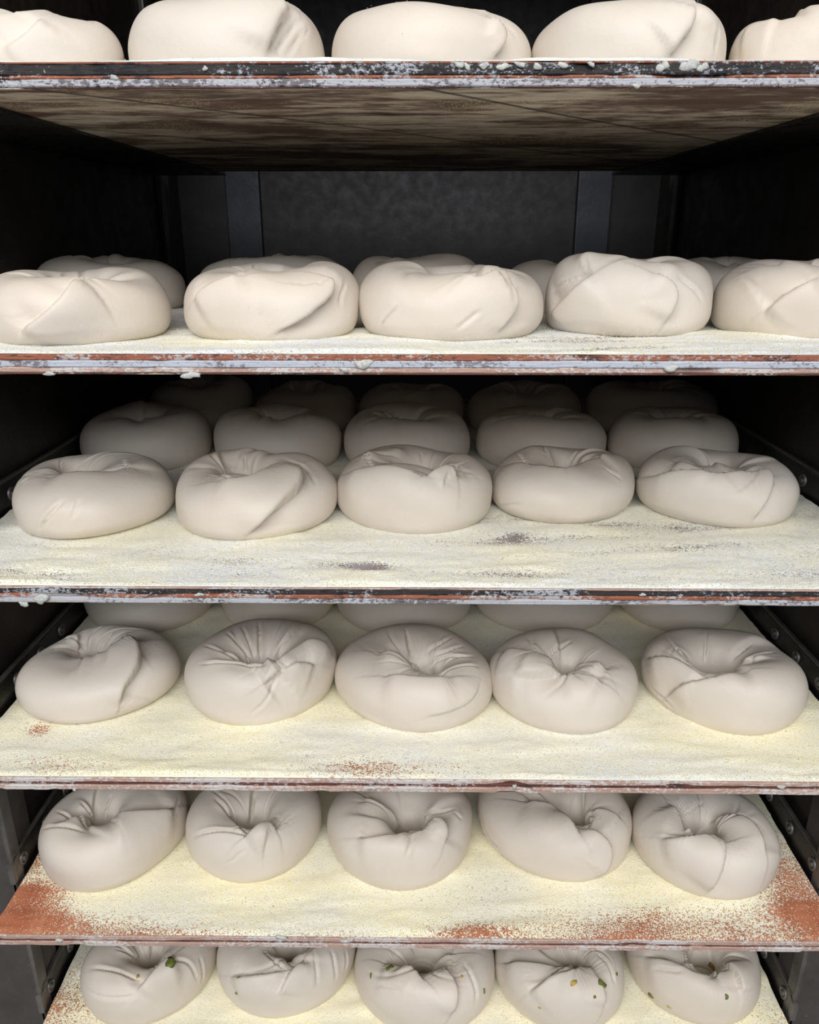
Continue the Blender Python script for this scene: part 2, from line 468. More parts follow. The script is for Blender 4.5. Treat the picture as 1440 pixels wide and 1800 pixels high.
def board(i):
    zb, zt = ZB[i], ZT[i]
    root = empty('proofing_board', (0, 0.3, zb))
    tag(root, BOARD_LABEL[i], 'board', 'proofing boards on the rack')
    z = zt
    rng = np.random.RandomState(40 + i)
    nx = 331
    xs = np.linspace(-BX, BX, nx)
    for k, (sh, mt, proud) in enumerate(LAYERS[i]):
        t = TH[i] * sh
        last = k == len(LAYERS[i]) - 1
        # a chewed front edge: the layer is an extruded strip whose front wanders a little
        fr = -proud * 0.001 + 0.0007 * (fbm(xs + 3, xs * 0 + k, 7 * i + k, 45, 4) - 0.5) * 2
        chips = np.clip(fbm(xs + 9, xs * 0 + k * 3, 90 + 7 * i + k, 30, 3) - 0.66, 0, 1) * 0.012
        fr = fr + chips
        z0, z1 = z - t, z
        prof = np.zeros((nx, 8, 3))
        prof[:, :, 0] = xs[:, None]
        r = min(0.0006, t * 0.3)
        ys = [(BD, z1), (0.02, z1), (r, z1), (0, z1 - r), (0, z0 + r), (r, z0), (0.02, z0), (BD, z0)]
        for q, (yy, zz) in enumerate(ys):
            prof[:, q, 1] = yy + (fr if yy < 0.01 else 0)
            prof[:, q, 2] = zz
        me = grid_mesh('ply_layer', prof, closed_v=True, flip=True)
        # end faces
        bm = bmesh.new()
        bm.from_mesh(me)
        bmesh.ops.holes_fill(bm, edges=[e for e in bm.edges if e.is_boundary])
        bm.to_mesh(me)
        bm.free()
        me.polygons.foreach_set('use_smooth', np.zeros(len(me.polygons), dtype=bool))
        o = link('ply_layer', me, M[mt], root)
        z = z0
        if last:
            u = box('underside_face', -BX + 0.001, BX - 0.001, 0.0012, BD - 0.001, zb - 0.00015, zb + 0.0004, M['under'], root)
    # meal spread over the top
    if i == 0:
        ny, y1 = 40, 0.16
    else:
        ny, y1 = 110, 0.56
    gx = 460
    X = np.linspace(-BX + 0.0005, BX - 0.0005, gx)
    Y = 0.0012 + (y1 - 0.0012) * np.linspace(0, 1, ny) ** 1.6
    X, Y = np.meshgrid(X, Y, indexing='ij')
    big = fbm(X + 5, Y * 1.6 + 5, 11 + i, 16, 4)
    drag = fbm(X * 0.6 + Y * 0.9 + 7, Y * 2.4 - X * 0.35 + 9, 31 + i, 20, 4)
    cover = 1.16 + 0.5 * (big - 0.5) + 0.5 * (drag - 0.5)
    for (sx, sy, rx, ry, st) in SPOTS[i]:
        d2 = ((X - sx) / rx) ** 2 + ((Y - sy) / ry) ** 2
        cover = cover - 1.1 * st * np.exp(-d2) * (0.45 + 1.5 * (drag - 0.25))
    warm = np.clip(WARM[i] + 1.05 * (fbm(X + 2, Y * 1.5 + 2, 51 + i, 14, 4) - 0.5) + 0.25 * (drag - 0.5) + np.clip(Y / 0.10, 0, 1) * 0.12 - 0.10, 0, 1)
    if i in (1, 2):      # brushed blue-grey streaks where the meal was swept thin
        cover = cover - 0.9 * np.clip(fbm(X * 0.5 + Y * 1.2 + 4, Y * 3.2 - X * 0.5 + 6, 88 + i, 17, 4) - 0.52, 0, 1) * 2.2
    hgt = np.clip(cover - 0.4, 0, 0.9) * 0.0016 + 0.0055 * (drag - 0.42).clip(0) + 0.00035 * (fbm(X + 1, Y + 1, 71 + i, 160, 2) - 0.5)
    hgt = np.maximum(hgt, 0.00005) * np.clip((Y - 0.0008) / 0.004, 0.12, 1)
    P = np.stack([X, Y, zt + 0.00008 + hgt], -1)
    me = grid_mesh('semolina', P)
    for nm, arr in (('cover', np.clip(cover, 0, 1.25)), ('warm', warm)):
        a = me.attributes.new(nm, 'FLOAT', 'POINT')
        a.data.foreach_set('value', arr.reshape(-1).astype(np.float32))
    tag(link('semolina_layer', me, M['meal' if i > 2 else 'meal_grey'], root), 'pale semolina dusted over the board', kind='stuff')
    return root, (X, Y, cover, hgt)

def tetra_cloud(name, pts, size, mat, parent, seed=0):
    rng = np.random.RandomState(seed)
    base = np.array([(1, 1, 1), (-1, -1, 1), (-1, 1, -1), (1, -1, -1)]) * 0.58
    N = len(pts)
    q = rng.randn(N, 4)
    q /= np.linalg.norm(q, axis=1)[:, None]
    w, x, y, z = q.T
    R = np.stack([1 - 2 * (y * y + z * z), 2 * (x * y - z * w), 2 * (x * z + y * w), 2 * (x * y + z * w), 1 - 2 * (x * x + z * z), 2 * (y * z - x * w),
                  2 * (x * z - y * w), 2 * (y * z + x * w), 1 - 2 * (x * x + y * y)], -1).reshape(N, 3, 3)
    sz = size * (0.6 + 0.8 * rng.rand(N, 1, 1))
    V = np.einsum('nij,kj->nki', R, base) * sz + np.asarray(pts)[:, None, :]
    fi = np.array([(0, 1, 3), (0, 2, 1), (0, 3, 2), (1, 2, 3)])
    Fc = (fi[None] + 4 * np.arange(N)[:, None, None]).reshape(-1, 3)
    me = bpy.data.meshes.new(name)
    me.vertices.add(N * 4)
    me.vertices.foreach_set('co', V.reshape(-1).astype(np.float32))
    me.loops.add(Fc.size)
    me.loops.foreach_set('vertex_index', Fc.reshape(-1).astype(np.int32))
    me.polygons.add(len(Fc))
    me.polygons.foreach_set('loop_start', np.arange(0, Fc.size, 3, dtype=np.int32))
    me.update(calc_edges=True)
    return tag(link(name, me, mat, parent), kind='stuff')

for i in range(6):
    root, field = board(i)
    BOARDS.append(root)
    X, Y, cover, hgt = field
    rng = np.random.RandomState(200 + i)
    N = [600, 9000, 24000, 24000, 26000, 16000][i]
    x = rng.uniform(-BX + 0.001, BX - 0.001, N)
    y = np.abs(rng.rand(N)) ** 1.3 * 0.15 + 0.002
    # sit on the meal: look its height up on the grid
    iu = np.clip(((x + BX) / (2 * BX) * (X.shape[0] - 1)).round().astype(int), 0, X.shape[0] - 1)
    ycol = Y[0]
    iv = np.clip(np.searchsorted(ycol, y), 0, len(ycol) - 1)
    zg = ZT[i] + hgt[iu, iv] + 0.0002
    keep = rng.rand(N) < np.clip(0.35 + 0.7 * cover[iu, iv], 0, 1)
    tetra_cloud('loose_semolina', np.stack([x, y, zg], -1)[keep], 0.00042, M['grain'], root, 5 + i)

def crust(i, px, py, w, h, seed):
    """a dried lump of flour stuck to a board's front edge"""
    p = on_y(px, py, -0.0008)
    rng = np.random.RandomState(seed)
    bm = bmesh.new()
    bmesh.ops.create_icosphere(bm, subdivisions=2, radius=1.0)
    ph = rng.rand(3, 3) * 6
    for v in bm.verts:
        n_ = v.co.normalized()
        k = 1 + 0.28 * sin(3 * n_.x + ph[0, 0] + 2 * n_.z) + 0.22 * sin(5 * n_.z + ph[0, 1]) * sin(4 * n_.x + ph[0, 2])
        v.co = Vector((p[0] + n_.x * k * w, -0.0004 + n_.y * k * 0.0008, p[2] + n_.z * k * h))
    link('flour_crust', bm_mesh(bm, 'flour_crust', smooth=True), M['crust'], BOARDS[i])
CR = [(0, 808, 113, .0036, .0018), (0, 822, 117, .0022, .0022), (0, 852, 115, .0028, .0020), (0, 884, 117, .0036, .0018), (0, 915, 113, .0040, .0015), (0, 945, 117, .0030, .0020),
      (0, 990, 114, .0042, .0018), (0, 1040, 113, .0026, .0014), (0, 1165, 117, .0034, .0026), (0, 1212, 115, .0052, .0028), (0, 1236, 118, .0030, .0022), (0, 1120, 150, .0030, .0014),
      (0, 1370, 144, .0020, .0022), (0, 200, 136, .0030, .0016), (0, 360, 121, .0016, .0014), (1, 640, 640, .0060, .0032), (1, 335, 660, .0062, .0020), (1, 605, 650, .0040, .0016),
      (1, 1180, 648, .0050, .0022), (1, 85, 657, .0040, .0016), (2, 73, 1053, .0050, .0040), (2, 350, 1046, .0036, .0014), (2, 42, 1062, .0040, .0022), (2, 1130, 1046, .0026, .0012),
      (3, 130, 1389, .0016, .0014), (3, 650, 1386, .0052, .0014), (3, 905, 1383, .0018, .0020), (3, 1375, 1384, .0040, .0020), (4, 495, 1649, .0070, .0022), (4, 610, 1655, .0060, .0018), (4, 105, 1654, .0038, .0020)]
for k, (i, px, py, w, h) in enumerate(CR):
    crust(i, px, py, w * 0.85, h * 0.85, 300 + k)

# ------------------------------------------------------------------ dough rings
def dough_grid(p, nu, nv):
    """closed ring of dough: outer outline, off-centre hole, sagging cross-section resting flat on the board"""
    u = np.linspace(0, 2 * pi, nu, endpoint=False)[:, None]
    v = np.linspace(0, 2 * pi, nv, endpoint=False)[None, :]
    e2, f2, e3, f3 = p['har']
    sc = 1 + e2 * np.cos(2 * u + f2) + e3 * np.cos(3 * u + f3)
    Ox, Oy = p['cx'] + p['ax'] * np.sin(u) * sc, p['cy'] - p['ay'] * np.cos(u) * sc
    Ix, Iy = p['cx'] + p['hx'] + p['rh'] * 1.15 * np.sin(u), p['cy'] + p['hy'] - p['rh'] * np.cos(u)
    c, s = np.cos(v), np.sin(v)
    n = np.where(s > 0, np.where(c > 0, 2.15, 2.55), 2.7)
    r = (np.abs(c) ** n + np.abs(s) ** n) ** (-1 / n)
    c, s = c * r, s * r
    H = p['H'] * (1 + p['wob'] * np.cos(u + p['wph']) + 0.5 * p['wob'] * np.cos(3 * u + 2 * p['wph']))
    z = np.where(s > 0, 0.45 * H + 0.55 * H * s, 0.45 * H + 0.53 * H * s)
    z = np.maximum(z, 0)
    # the flank leans out a little below the middle, the crown sits slightly inwards
    k = 0.5 + 0.5 * c
    x = Ix + (Ox - Ix) * k
    y = Iy + (Oy - Iy) * k
    return np.stack([x, y, np.broadcast_to(z, x.shape) + p['z0']], -1)

def grid_normals(P):
    du = np.roll(P, -1, 0) - np.roll(P, 1, 0)
    dv = np.roll(P, -1, 1) - np.roll(P, 1, 1)
    n = np.cross(du, dv)
    return n / np.maximum(np.linalg.norm(n, axis=-1, keepdims=True), 1e-12)

def fit(p, xl, xr, yb=None, yt=None, steps=40):
    """size and place a ring on its board so that its outline spans the photographed one"""
    for k in range(steps):
        P = dough_grid(p, 48, 24)
        q = proj(P.reshape(-1, 3))
        zc = (np.array([p['cx'], p['cy'], p['z0']]) - CAM) @ FW
        m = zc / F_PX
        x0, x1, y0, y1 = q[:, 0].min(), q[:, 0].max(), q[:, 1].min(), q[:, 1].max()
        p['cx'] += 0.6 * m * ((xl + xr) - (x0 + x1)) / 2
        g = ((xr - xl) / (x1 - x0)) ** 0.6
        p['ax'] *= g
        p['ay'] *= g
        if yb is not None:
            p['cy'] -= 0.5 * (yb - y1) * (on_z(720, 900, p['z0'])[1] * 0 + m * 1.7)
        if yt is not None:
            p['H'] = min(max(p['H'] - 0.5 * (yt - y0) * m, 0.037), 0.057)
            if p['H'] in (0.037, 0.057):
                p['ay'] = min(max(p['ay'] - 0.4 * (yt - y0) * m, 0.8 * p['ax']), 1.12 * p['ax'])

def to_surface(P, N, pts):
    """photo pixels to grid vertices on the camera-facing surface"""
    q = proj(P.reshape(-1, 3))
    view = CAM - P.reshape(-1, 3)
    dist = np.linalg.norm(view, axis=1)
    facing = np.einsum('ij,ij->i', view, N.reshape(-1, 3)) > 0
    out = []
    for (x, y) in pts:
        d = np.hypot(q[:, 0] - x, q[:, 1] - y) + np.where(facing, 0, 1e4)
        best = d.min()
        cand = np.where(d < best + 5)[0]
        out.append(cand[np.argmin(dist[cand] + d[cand] * 1e-3)])
    return np.array(out)

def resample(pts, step=4.0):
    pts = np.array(pts, float)
    if len(pts) > 2:      # soften the corners (one round of corner cutting)
        a, b = pts[:-1], pts[1:]
        mid = np.stack([0.75 * a + 0.25 * b, 0.25 * a + 0.75 * b], 1).reshape(-1, 2)
        pts = np.vstack([pts[:1], mid[1:-1], pts[-1:]])
    out = []
    for a, b in zip(pts, pts[1:]):
        n = max(1, int(np.hypot(*(b - a)) / step))
        out += [a + (b - a) * t / n for t in range(n)]
    return np.array(out + [pts[-1]])

def crease_field(V, C, T, Nn, w, L, amp, kind, ref=None):
    """displacement of vertices V by one crease along curve points C (tangents T, normals Nn)"""
    d = np.full(len(V), 1e9)
    idx = np.zeros(len(V), int)
    for k in range(len(C)):
        dk = np.einsum('ij,ij->i', V - C[k], V - C[k])
        m = dk < d
        d[m] = dk[m]
        idx[m] = k
    d = np.sqrt(d)
    t = idx / max(1, len(C) - 1)
    taper = np.clip(np.minimum(t / 0.22, (1 - t) / 0.22), 0, 1)
    taper = 0.12 + 0.88 * taper * taper * (3 - 2 * taper)
    endfade = 1.0
    if kind == 'G':
        return amp * taper * (-np.exp(-(d / w) ** 2) + 0.35 * np.exp(-(d / (3.2 * w)) ** 2))
    side = np.einsum('ij,ij->i', np.cross(T[idx], V - C[idx]), Nn[idx])
    if ref is not None:
        j = np.argmin(np.linalg.norm(C - ref[0], axis=1))
        if np.dot(np.cross(T[j], ref[0] - C[j]), Nn[j]) < 0:
            side = -side
    s = np.sign(side) * d
    return amp * taper * (np.tanh(s / w) * np.exp(-(d / L) ** 2 * 0.7) * np.where(s > 0, 0.9, 0.75) - 0.35 * np.exp(-((s + 0.4 * w) / (1.1 * w)) ** 2))

def build_dough(p, creases, res, seed, auto=0, bumps=()):
    nu, nv = res
    P = dough_grid(p, nu, nv)
    N = grid_normals(P)
    V, NV = P.reshape(-1, 3), N.reshape(-1, 3)
    disp = np.zeros(len(V))
    for cr in creases:
        kind, amp, pts = cr[0], cr[1] * (0.0024 if cr[0] == 'G' else 0.0021), cr[2]
        ids = to_surface(P, N, resample(pts))
        C = V[ids]
        keep = np.concatenate([[True], np.linalg.norm(np.diff(C, axis=0), axis=1) > 1e-4])
        C, ids = C[keep], ids[keep]
        if len(C) < 3:
            continue
        # keep the longest run that does not jump across the hole
        cut = [0] + [j + 1 for j in range(len(C) - 1) if np.linalg.norm(C[j + 1] - C[j]) > 0.009] + [len(C)]
        a_, b_ = max(zip(cut, cut[1:]), key=lambda ab: ab[1] - ab[0])
        C, ids = C[a_:b_].copy(), ids[a_:b_]
        if len(C) < 3:
            continue
        # smooth the traced curve
        for _ in range(10):
            C[1:-1] = 0.25 * C[:-2] + 0.5 * C[1:-1] + 0.25 * C[2:]
        T = np.gradient(C, axis=0)
        T /= np.maximum(np.linalg.norm(T, axis=1, keepdims=True), 1e-9)
        ref = None
        if kind == 'F':
            ref = V[to_surface(P, N, [cr[3]])]
            w, L = 0.0011, 0.016
        else:
            w, L = 0.0013, 0
        disp += crease_field(V, C, T, NV[ids], w, L, amp, kind, ref)
    for (bx, by, amp, rad) in bumps:
        c0 = V[to_surface(P, N, [(bx, by)])[0]]
        disp += amp * 0.001 * np.exp(-((V - c0) ** 2).sum(1) / (rad * 0.001) ** 2)
    rng = np.random.RandomState(seed)
    # folds of the twisted rope: helical creases, strongest where they run into the hole
    U, W = np.meshgrid(np.arange(nu) / nu * 2 * pi, np.arange(nv) / nv * 2 * pi, indexing='ij')
    for k in range(auto):
        u0, tw = rng.rand() * 2 * pi, rng.uniform(-0.55, 0.75)
        wd = rng.uniform(0.035, 0.08)
        v0, vs_ = rng.uniform(1.6, 2.6), rng.uniform(0.4, 0.9)
        a = rng.uniform(0.0010, 0.0026)
        s = (U - u0 - tw * (W - 2.2) + pi) % (2 * pi) - pi
        env = np.exp(-((W - v0) / vs_) ** 2)
        if rng.rand() < 0.4:
            g = a * 1.2 * np.tanh(s / wd) * np.exp(-(s / 0.45) ** 2) * env
        else:
            g = a * (-np.exp(-(s / wd) ** 2) + 0.35 * np.exp(-(s / (3 * wd)) ** 2)) * env
        disp += g.reshape(-1)
    ph = rng.rand(6) * 6.28
    lump = 0.0009 * (np.sin(2 * U + W + ph[0]) + np.sin(3 * U - W + ph[1]) + 0.7 * np.sin(5 * U + 2 * W + ph[2]) * np.sin(2 * W + ph[3]))
    disp += lump.reshape(-1)
    hgt = V[:, 2] - p['z0']
    disp *= np.clip(hgt / 0.010, 0.0, 1)
    Q = V + NV * disp[:, None]
    Q[:, 2] = np.maximum(Q[:, 2], p['z0'])
    org = np.array([p['cx'], p['cy'], p['z0']])
    me = grid_mesh('dough_ring', (Q - org).reshape(nu, nv, 3), True, True)
    return me, Q.reshape(nu, nv, 3), N, org

def new_param(i, rng):
    return dict(cx=0.0, cy=0.11, ax=0.062, ay=0.060, H=0.046, hx=0.0, hy=0.004, rh=0.007, z0=ZT[i] + 0.0007,
                har=(rng.uniform(-0.02, 0.02), rng.rand() * 6, rng.uniform(-0.018, 0.018), rng.rand() * 6), wob=0.04, wph=rng.rand() * 6)

# one entry for each ring in the front rows:
# row, x left, x right, y bottom, y top (None = hidden), hole pixel, hole radius mm, label, creases
# crease: ('G' groove | 'F' fold, depth mm, pixel curve, pixel on the raised side of a fold)
FRONT = [
 (0, -85, 218, None, 20, None, 7, 'dough ring cut off by the left edge on the highest board',
  [('F', 1.6, [(72, 27), (45, 55), (0, 85)], (80, 80))]),
 (0, 222, 575, None, -6, None, 7, 'dough ring on the highest board with gathered folds at its right',
  [('F', 2.4, [(512, 18), (482, 50), (466, 100)], (440, 60)), ('G', 1.5, [(532, 30), (502, 65), (482, 102)]), ('G', 0.9, [(548, 42), (522, 72), (505, 102)])]),
 (0, 582, 933, None, 4, None, 7, 'smooth round dough ring in the middle of the highest board',
  [('F', 2.2, [(860, 20), (893, 48), (892, 80), (870, 103)], (840, 70)), ('G', 0.7, [(905, 30), (918, 62)])]),
 (0, 932, 1283, None, -3, None, 7, 'dough ring on the highest board with one diagonal seam at its right',
  [('F', 2.6, [(1222, 16), (1216, 50), (1170, 104)], (1150, 60)), ('G', 1.0, [(1262, 45), (1264, 100)])]),
 (0, 1277, 1590, None, 11, None, 7, 'dough ring cut off by the right edge on the highest board',
  [('F', 1.6, [(1372, 14), (1330, 30), (1300, 52)], (1370, 60))]),

 (1, -45, 302, 607, 473, None, 8, 'dough ring at the left end of the second board, nearest its edge',
  [('F', 3.2, [(150, 486), (132, 497), (100, 535), (52, 566), (36, 592)], (170, 540))]),
 (1, 324, 631, 601, 462, None, 8, 'dough ring on the second board speckled with semolina on its face',
  [('F', 2.6, [(430, 484), (372, 502), (343, 528)], (440, 530)), ('F', 2.6, [(560, 480), (593, 496), (578, 530), (530, 565), (478, 592)], (480, 530)), ('G', 1.0, [(610, 490), (602, 540)])]),
 (1, 630, 954, 599, 464, None, 8, 'dough ring in the middle of the second board with a domed right shoulder',
  [('F', 2.2, [(820, 480), (830, 497), (875, 478)], (900, 500)), ('F', 1.6, [(895, 492), (922, 535), (872, 592)], (850, 540)), ('G', 0.9, [(700, 535), (668, 575)]), ('G', 0.8, [(845, 545), (800, 580)])]),
 (1, 955, 1254, 591, 447, None, 9, 'dough ring on the second board with two raised knots on top',
  [('F', 2.8, [(1048, 479), (1002, 515), (962, 560)], (1060, 540)), ('F', 2.8, [(1140, 476), (1183, 494), (1196, 520), (1168, 575)], (1100, 520)), ('G', 1.6, [(962, 508), (1000, 490), (1042, 478)]), ('G', 1.5, [(1195, 480), (1225, 500), (1238, 530)]), ('G', 1.0, [(1030, 455), (1035, 475)])]),
 (1, 1247, 1570, 595, 457, None, 8, 'dough ring at the right end of the second board, partly out of frame',
  [('F', 2.4, [(1440, 488), (1410, 500), (1368, 524), (1340, 552)], (1420, 550)), ('G', 1.2, [(1300, 480), (1330, 500)])]),

 (2, 18, 307, 947, 797, (160, 822), 8, 'leftmost front dough ring on the third board, nicked at lower left',
  [('F', 2.4, [(85, 836), (145, 834), (200, 829), (235, 808)], (170, 870)), ('G', 2.0, [(70, 934), (78, 915), (112, 882)]), ('G', 1.2, [(215, 800), (225, 825)]), ('G', 0.9, [(140, 880), (128, 912)])]),
 (2, 308, 591, 950, 790, (430, 832), 10, 'dough ring on the third board with a long overlapping seam down its front',
  [('F', 2.2, [(380, 845), (435, 842), (480, 822), (508, 812)], (450, 880)), ('F', 3.2, [(505, 810), (536, 826), (530, 856), (482, 898), (430, 948)], (450, 880)), ('G', 1.6, [(362, 825), (412, 836)]), ('G', 1.4, [(430, 803), (434, 830)]), ('G', 1.0, [(395, 812), (418, 832)]), ('G', 1.2, [(490, 798), (540, 812), (560, 850)])]),
 (2, 592, 864, 938, 785, (742, 830), 8, 'middle front dough ring on the third board with a peaked top corner',
  [('F', 2.2, [(602, 828), (665, 822), (720, 828), (750, 836)], (690, 870)), ('F', 2.4, [(748, 834), (778, 820), (800, 824), (804, 842)], (770, 850)), ('G', 1.8, [(638, 790), (660, 816)]), ('G', 1.2, [(740, 795), (742, 825)]), ('G', 1.2, [(820, 805), (775, 818)])]),
 (2, 863, 1114, 920, 783, (990, 818), 7, 'dough ring on the third board puckered across its whole top',
  [('F', 2.4, [(876, 812), (930, 816), (962, 822), (992, 827), (1040, 808), (1075, 795)], (970, 860)), ('G', 1.8, [(960, 785), (956, 818)]), ('G', 1.6, [(1018, 790), (993, 824)]), ('G', 1.4, [(910, 792), (930, 812)]), ('G', 1.4, [(1062, 822), (1092, 840)]), ('G', 1.0, [(868, 892), (918, 884)])]),
 (2, 1119, 1403, 927, 787, (1262, 825), 8, 'rightmost front dough ring on the third board with a smooth rolled end',
  [('F', 2.6, [(1128, 842), (1195, 832), (1260, 834), (1292, 829), (1336, 826)], (1240, 880)), ('F', 1.8, [(1188, 808), (1232, 815), (1264, 832)], (1190, 824)), ('F', 2.2, [(1295, 824), (1330, 812), (1362, 832), (1356, 875), (1322, 918)], (1300, 870)), ('G', 1.2, [(1290, 800), (1278, 826)])]),

 (3, 30, 319, 1273, 1098, (165, 1143), 9, 'leftmost front dough ring on the fourth board with a broad lapped end',
  [('F', 2.8, [(78, 1146), (150, 1153), (200, 1142), (238, 1125)], (150, 1200)), ('F', 3.0, [(235, 1122), (247, 1142), (245, 1175), (216, 1214), (209, 1242)], (190, 1190)), ('G', 1.5, [(88, 1128), (146, 1146)]), ('G', 1.3, [(110, 1112), (152, 1140)]), ('G', 1.3, [(200, 1108), (180, 1135)])]),
 (3, 327, 591, 1276, 1085, (462, 1168), 8, 'dough ring on the fourth board with many pleats gathered into its hole',
  [('G', 2.4, [(352, 1166), (425, 1164), (470, 1172)]), ('G', 1.8, [(356, 1130), (400, 1145), (440, 1164)]), ('G', 1.6, [(398, 1112), (438, 1158)]), ('G', 2.0, [(455, 1088), (457, 1162)]), ('G', 1.4, [(425, 1100), (446, 1155)]), ('F', 2.2, [(585, 1150), (556, 1126), (508, 1140), (478, 1172)], (520, 1165)), ('G', 1.4, [(520, 1108), (472, 1158)]), ('F', 2.0, [(552, 1168), (522, 1162), (494, 1178)], (520, 1185)), ('F', 3.0, [(496, 1178), (480, 1192), (462, 1202)], (450, 1180)), ('G', 1.0, [(492, 1186), (472, 1232), (440, 1260)])]),
 (3, 592, 866, 1287, 1098, (748, 1175), 8, 'middle front dough ring on the fourth board, pleats fanning out to the right',
  [('F', 2.4, [(668, 1145), (715, 1158), (748, 1180)], (690, 1172)), ('F', 2.6, [(672, 1188), (750, 1196), (798, 1190)], (740, 1230)), ('G', 1.8, [(832, 1150), (775, 1155), (752, 1174)]), ('G', 1.5, [(815, 1132), (758, 1156)]), ('G', 1.5, [(795, 1118), (748, 1148)]), ('G', 1.7, [(842, 1172), (800, 1170), (770, 1182)]), ('G', 1.5, [(712, 1108), (728, 1155)]), ('F', 0.7, [(843, 1195), (836, 1222), (808, 1246), (745, 1262)], (780, 1215))]),
 (3, 860, 1123, 1290, 1103, (992, 1176), 6, 'dough ring on the fourth board with a tongue of dough reaching its hole',
  [('F', 2.6, [(882, 1140), (940, 1154), (990, 1178)], (920, 1170)), ('F', 2.2, [(905, 1190), (950, 1193), (988, 1182)], (930, 1175)), ('F', 2.2, [(985, 1184), (1035, 1184), (1064, 1200)], (1010, 1220)), ('F', 1.8, [(1016, 1170), (1048, 1160), (1068, 1178)], (1045, 1178)), ('G', 1.8, [(1005, 1122), (966, 1150), (962, 1166)]), ('G', 1.3, [(930, 1120), (955, 1158)])]),
 (3, 1130, 1421, 1292, 1103, (1258, 1170), 12, 'rightmost front dough ring on the fourth board with an open round hole',
  [('F', 2.0, [(1168, 1228), (1195, 1202), (1245, 1190), (1312, 1178)], (1260, 1230)), ('F', 2.4, [(1134, 1158), (1182, 1154), (1242, 1184)], (1180, 1175)), ('G', 1.6, [(1186, 1130), (1236, 1170)]), ('G', 1.7, [(1242, 1112), (1236, 1165)]), ('G', 1.3, [(1325, 1122), (1284, 1160)]), ('G', 1.3, [(1366, 1136), (1296, 1170)]), ('G', 1.2, [(1145, 1208), (1186, 1248)])]),

 (4, 65, 333, 1568, None, (178, 1440), 8, 'leftmost dough ring on the fifth board, rounded end lapped over the hole',
  [('F', 3.4, [(205, 1502), (172, 1492), (150, 1468), (152, 1450), (176, 1440), (250, 1428), (312, 1418)], (215, 1465)), ('G', 1.6, [(72, 1454), (110, 1456), (150, 1460)]), ('G', 1.6, [(100, 1426), (156, 1450)]), ('G', 1.5, [(142, 1410), (166, 1442)]), ('G', 1.5, [(196, 1398), (184, 1436)]), ('G', 1.4, [(318, 1400), (300, 1440)])]),
 (4, 330, 566, 1552, None, (440, 1452), 8, 'dough ring on the fifth board with a small nub in its hole',
  [('G', 2.4, [(340, 1470), (390, 1457), (434, 1464)]), ('G', 2.0, [(378, 1402), (412, 1440), (438, 1458)]), ('G', 1.8, [(446, 1398), (441, 1446)]), ('F', 3.0, [(428, 1472), (450, 1456), (480, 1444), (488, 1462)], (460, 1468)), ('G', 1.0, [(398, 1520), (430, 1495)])]),
 (4, 577, 833, 1565, None, (714, 1448), 10, 'middle dough ring on the fifth board, deep hole above a plump front',
  [('F', 2.2, [(640, 1400), (700, 1438), (712, 1456)], (660, 1440)), ('F', 2.4, [(626, 1474), (690, 1469), (722, 1458)], (680, 1510)), ('F', 2.4, [(740, 1456), (772, 1440), (790, 1458), (782, 1486)], (765, 1470)), ('G', 1.5, [(800, 1418), (740, 1434)]), ('G', 1.2, [(812, 1440), (800, 1426)]), ('G', 1.0, [(726, 1470), (714, 1505)])]),
 (4, 838, 1111, 1551, None, (1012, 1440), 7, 'dough ring on the fifth board with a wide tongue folded in from the left',
  [('F', 3.0, [(915, 1408), (980, 1425), (1006, 1445), (1024, 1468)], (950, 1460)), ('F', 2.6, [(1024, 1450), (1060, 1464), (1080, 1490), (1072, 1522), (1046, 1548)], (1020, 1500)), ('G', 1.6, [(1044, 1422), (1030, 1450)]), ('F', 1.6, [(1095, 1440), (1070, 1420), (1040, 1428)], (1065, 1440)), ('G', 2.0, [(838, 1448), (856, 1478), (880, 1492)])]),
 (4, 1108, 1373, 1582, None, (1240, 1462), 8, 'rightmost dough ring on the fifth board with a crescent lobe at its right',
  [('F', 2.4, [(1180, 1410), (1205, 1452), (1236, 1470)], (1175, 1455)), ('F', 2.4, [(1160, 1474), (1220, 1478), (1262, 1469), (1279, 1476)], (1210, 1520)), ('F', 2.2, [(1274, 1470), (1279, 1505), (1262, 1552), (1242, 1572)], (1230, 1520)), ('F', 2.8, [(1240, 1456), (1262, 1436), (1296, 1428), (1335, 1458), (1350, 1505)], (1295, 1470)), ('G', 1.5, [(1200, 1402), (1192, 1436)]), ('G', 1.5, [(1238, 1405), (1205, 1430)])]),

 (5, 143, 386, 1806, None, (262, 1682), 8, 'leftmost dough ring on the lowest board with a green pepper bit beside its hole',
  [('F', 3.0, [(240, 1745), (258, 1716), (280, 1696), (304, 1680)], (300, 1740)), ('G', 1.8, [(158, 1702), (200, 1706), (244, 1718)]), ('G', 1.6, [(206, 1670), (252, 1692)]), ('G', 1.6, [(300, 1692), (332, 1686), (346, 1724)]), ('G', 1.2, [(352, 1680), (360, 1732)]), ('G', 1.2, [(148, 1738), (190, 1758), (240, 1750)])]),
 (5, 385, 626, 1790, None, (506, 1698), 8, 'second dough ring from the left on the lowest board, ribbed at its right',
  [('F', 2.4, [(402, 1716), (465, 1712), (505, 1700)], (450, 1740)), ('G', 1.6, [(464, 1668), (500, 1696)]), ('F', 2.0, [(540, 1680), (508, 1706), (488, 1752)], (535, 1730)), ('G', 1.5, [(552, 1676), (558, 1735)]), ('G', 1.5, [(582, 1672), (590, 1722)]), ('G', 1.2, [(606, 1672), (608, 1708)])]),
 (5, 625, 869, 1822, None, (748, 1710), 9, 'middle dough ring on the lowest board with curved pleats at its right',
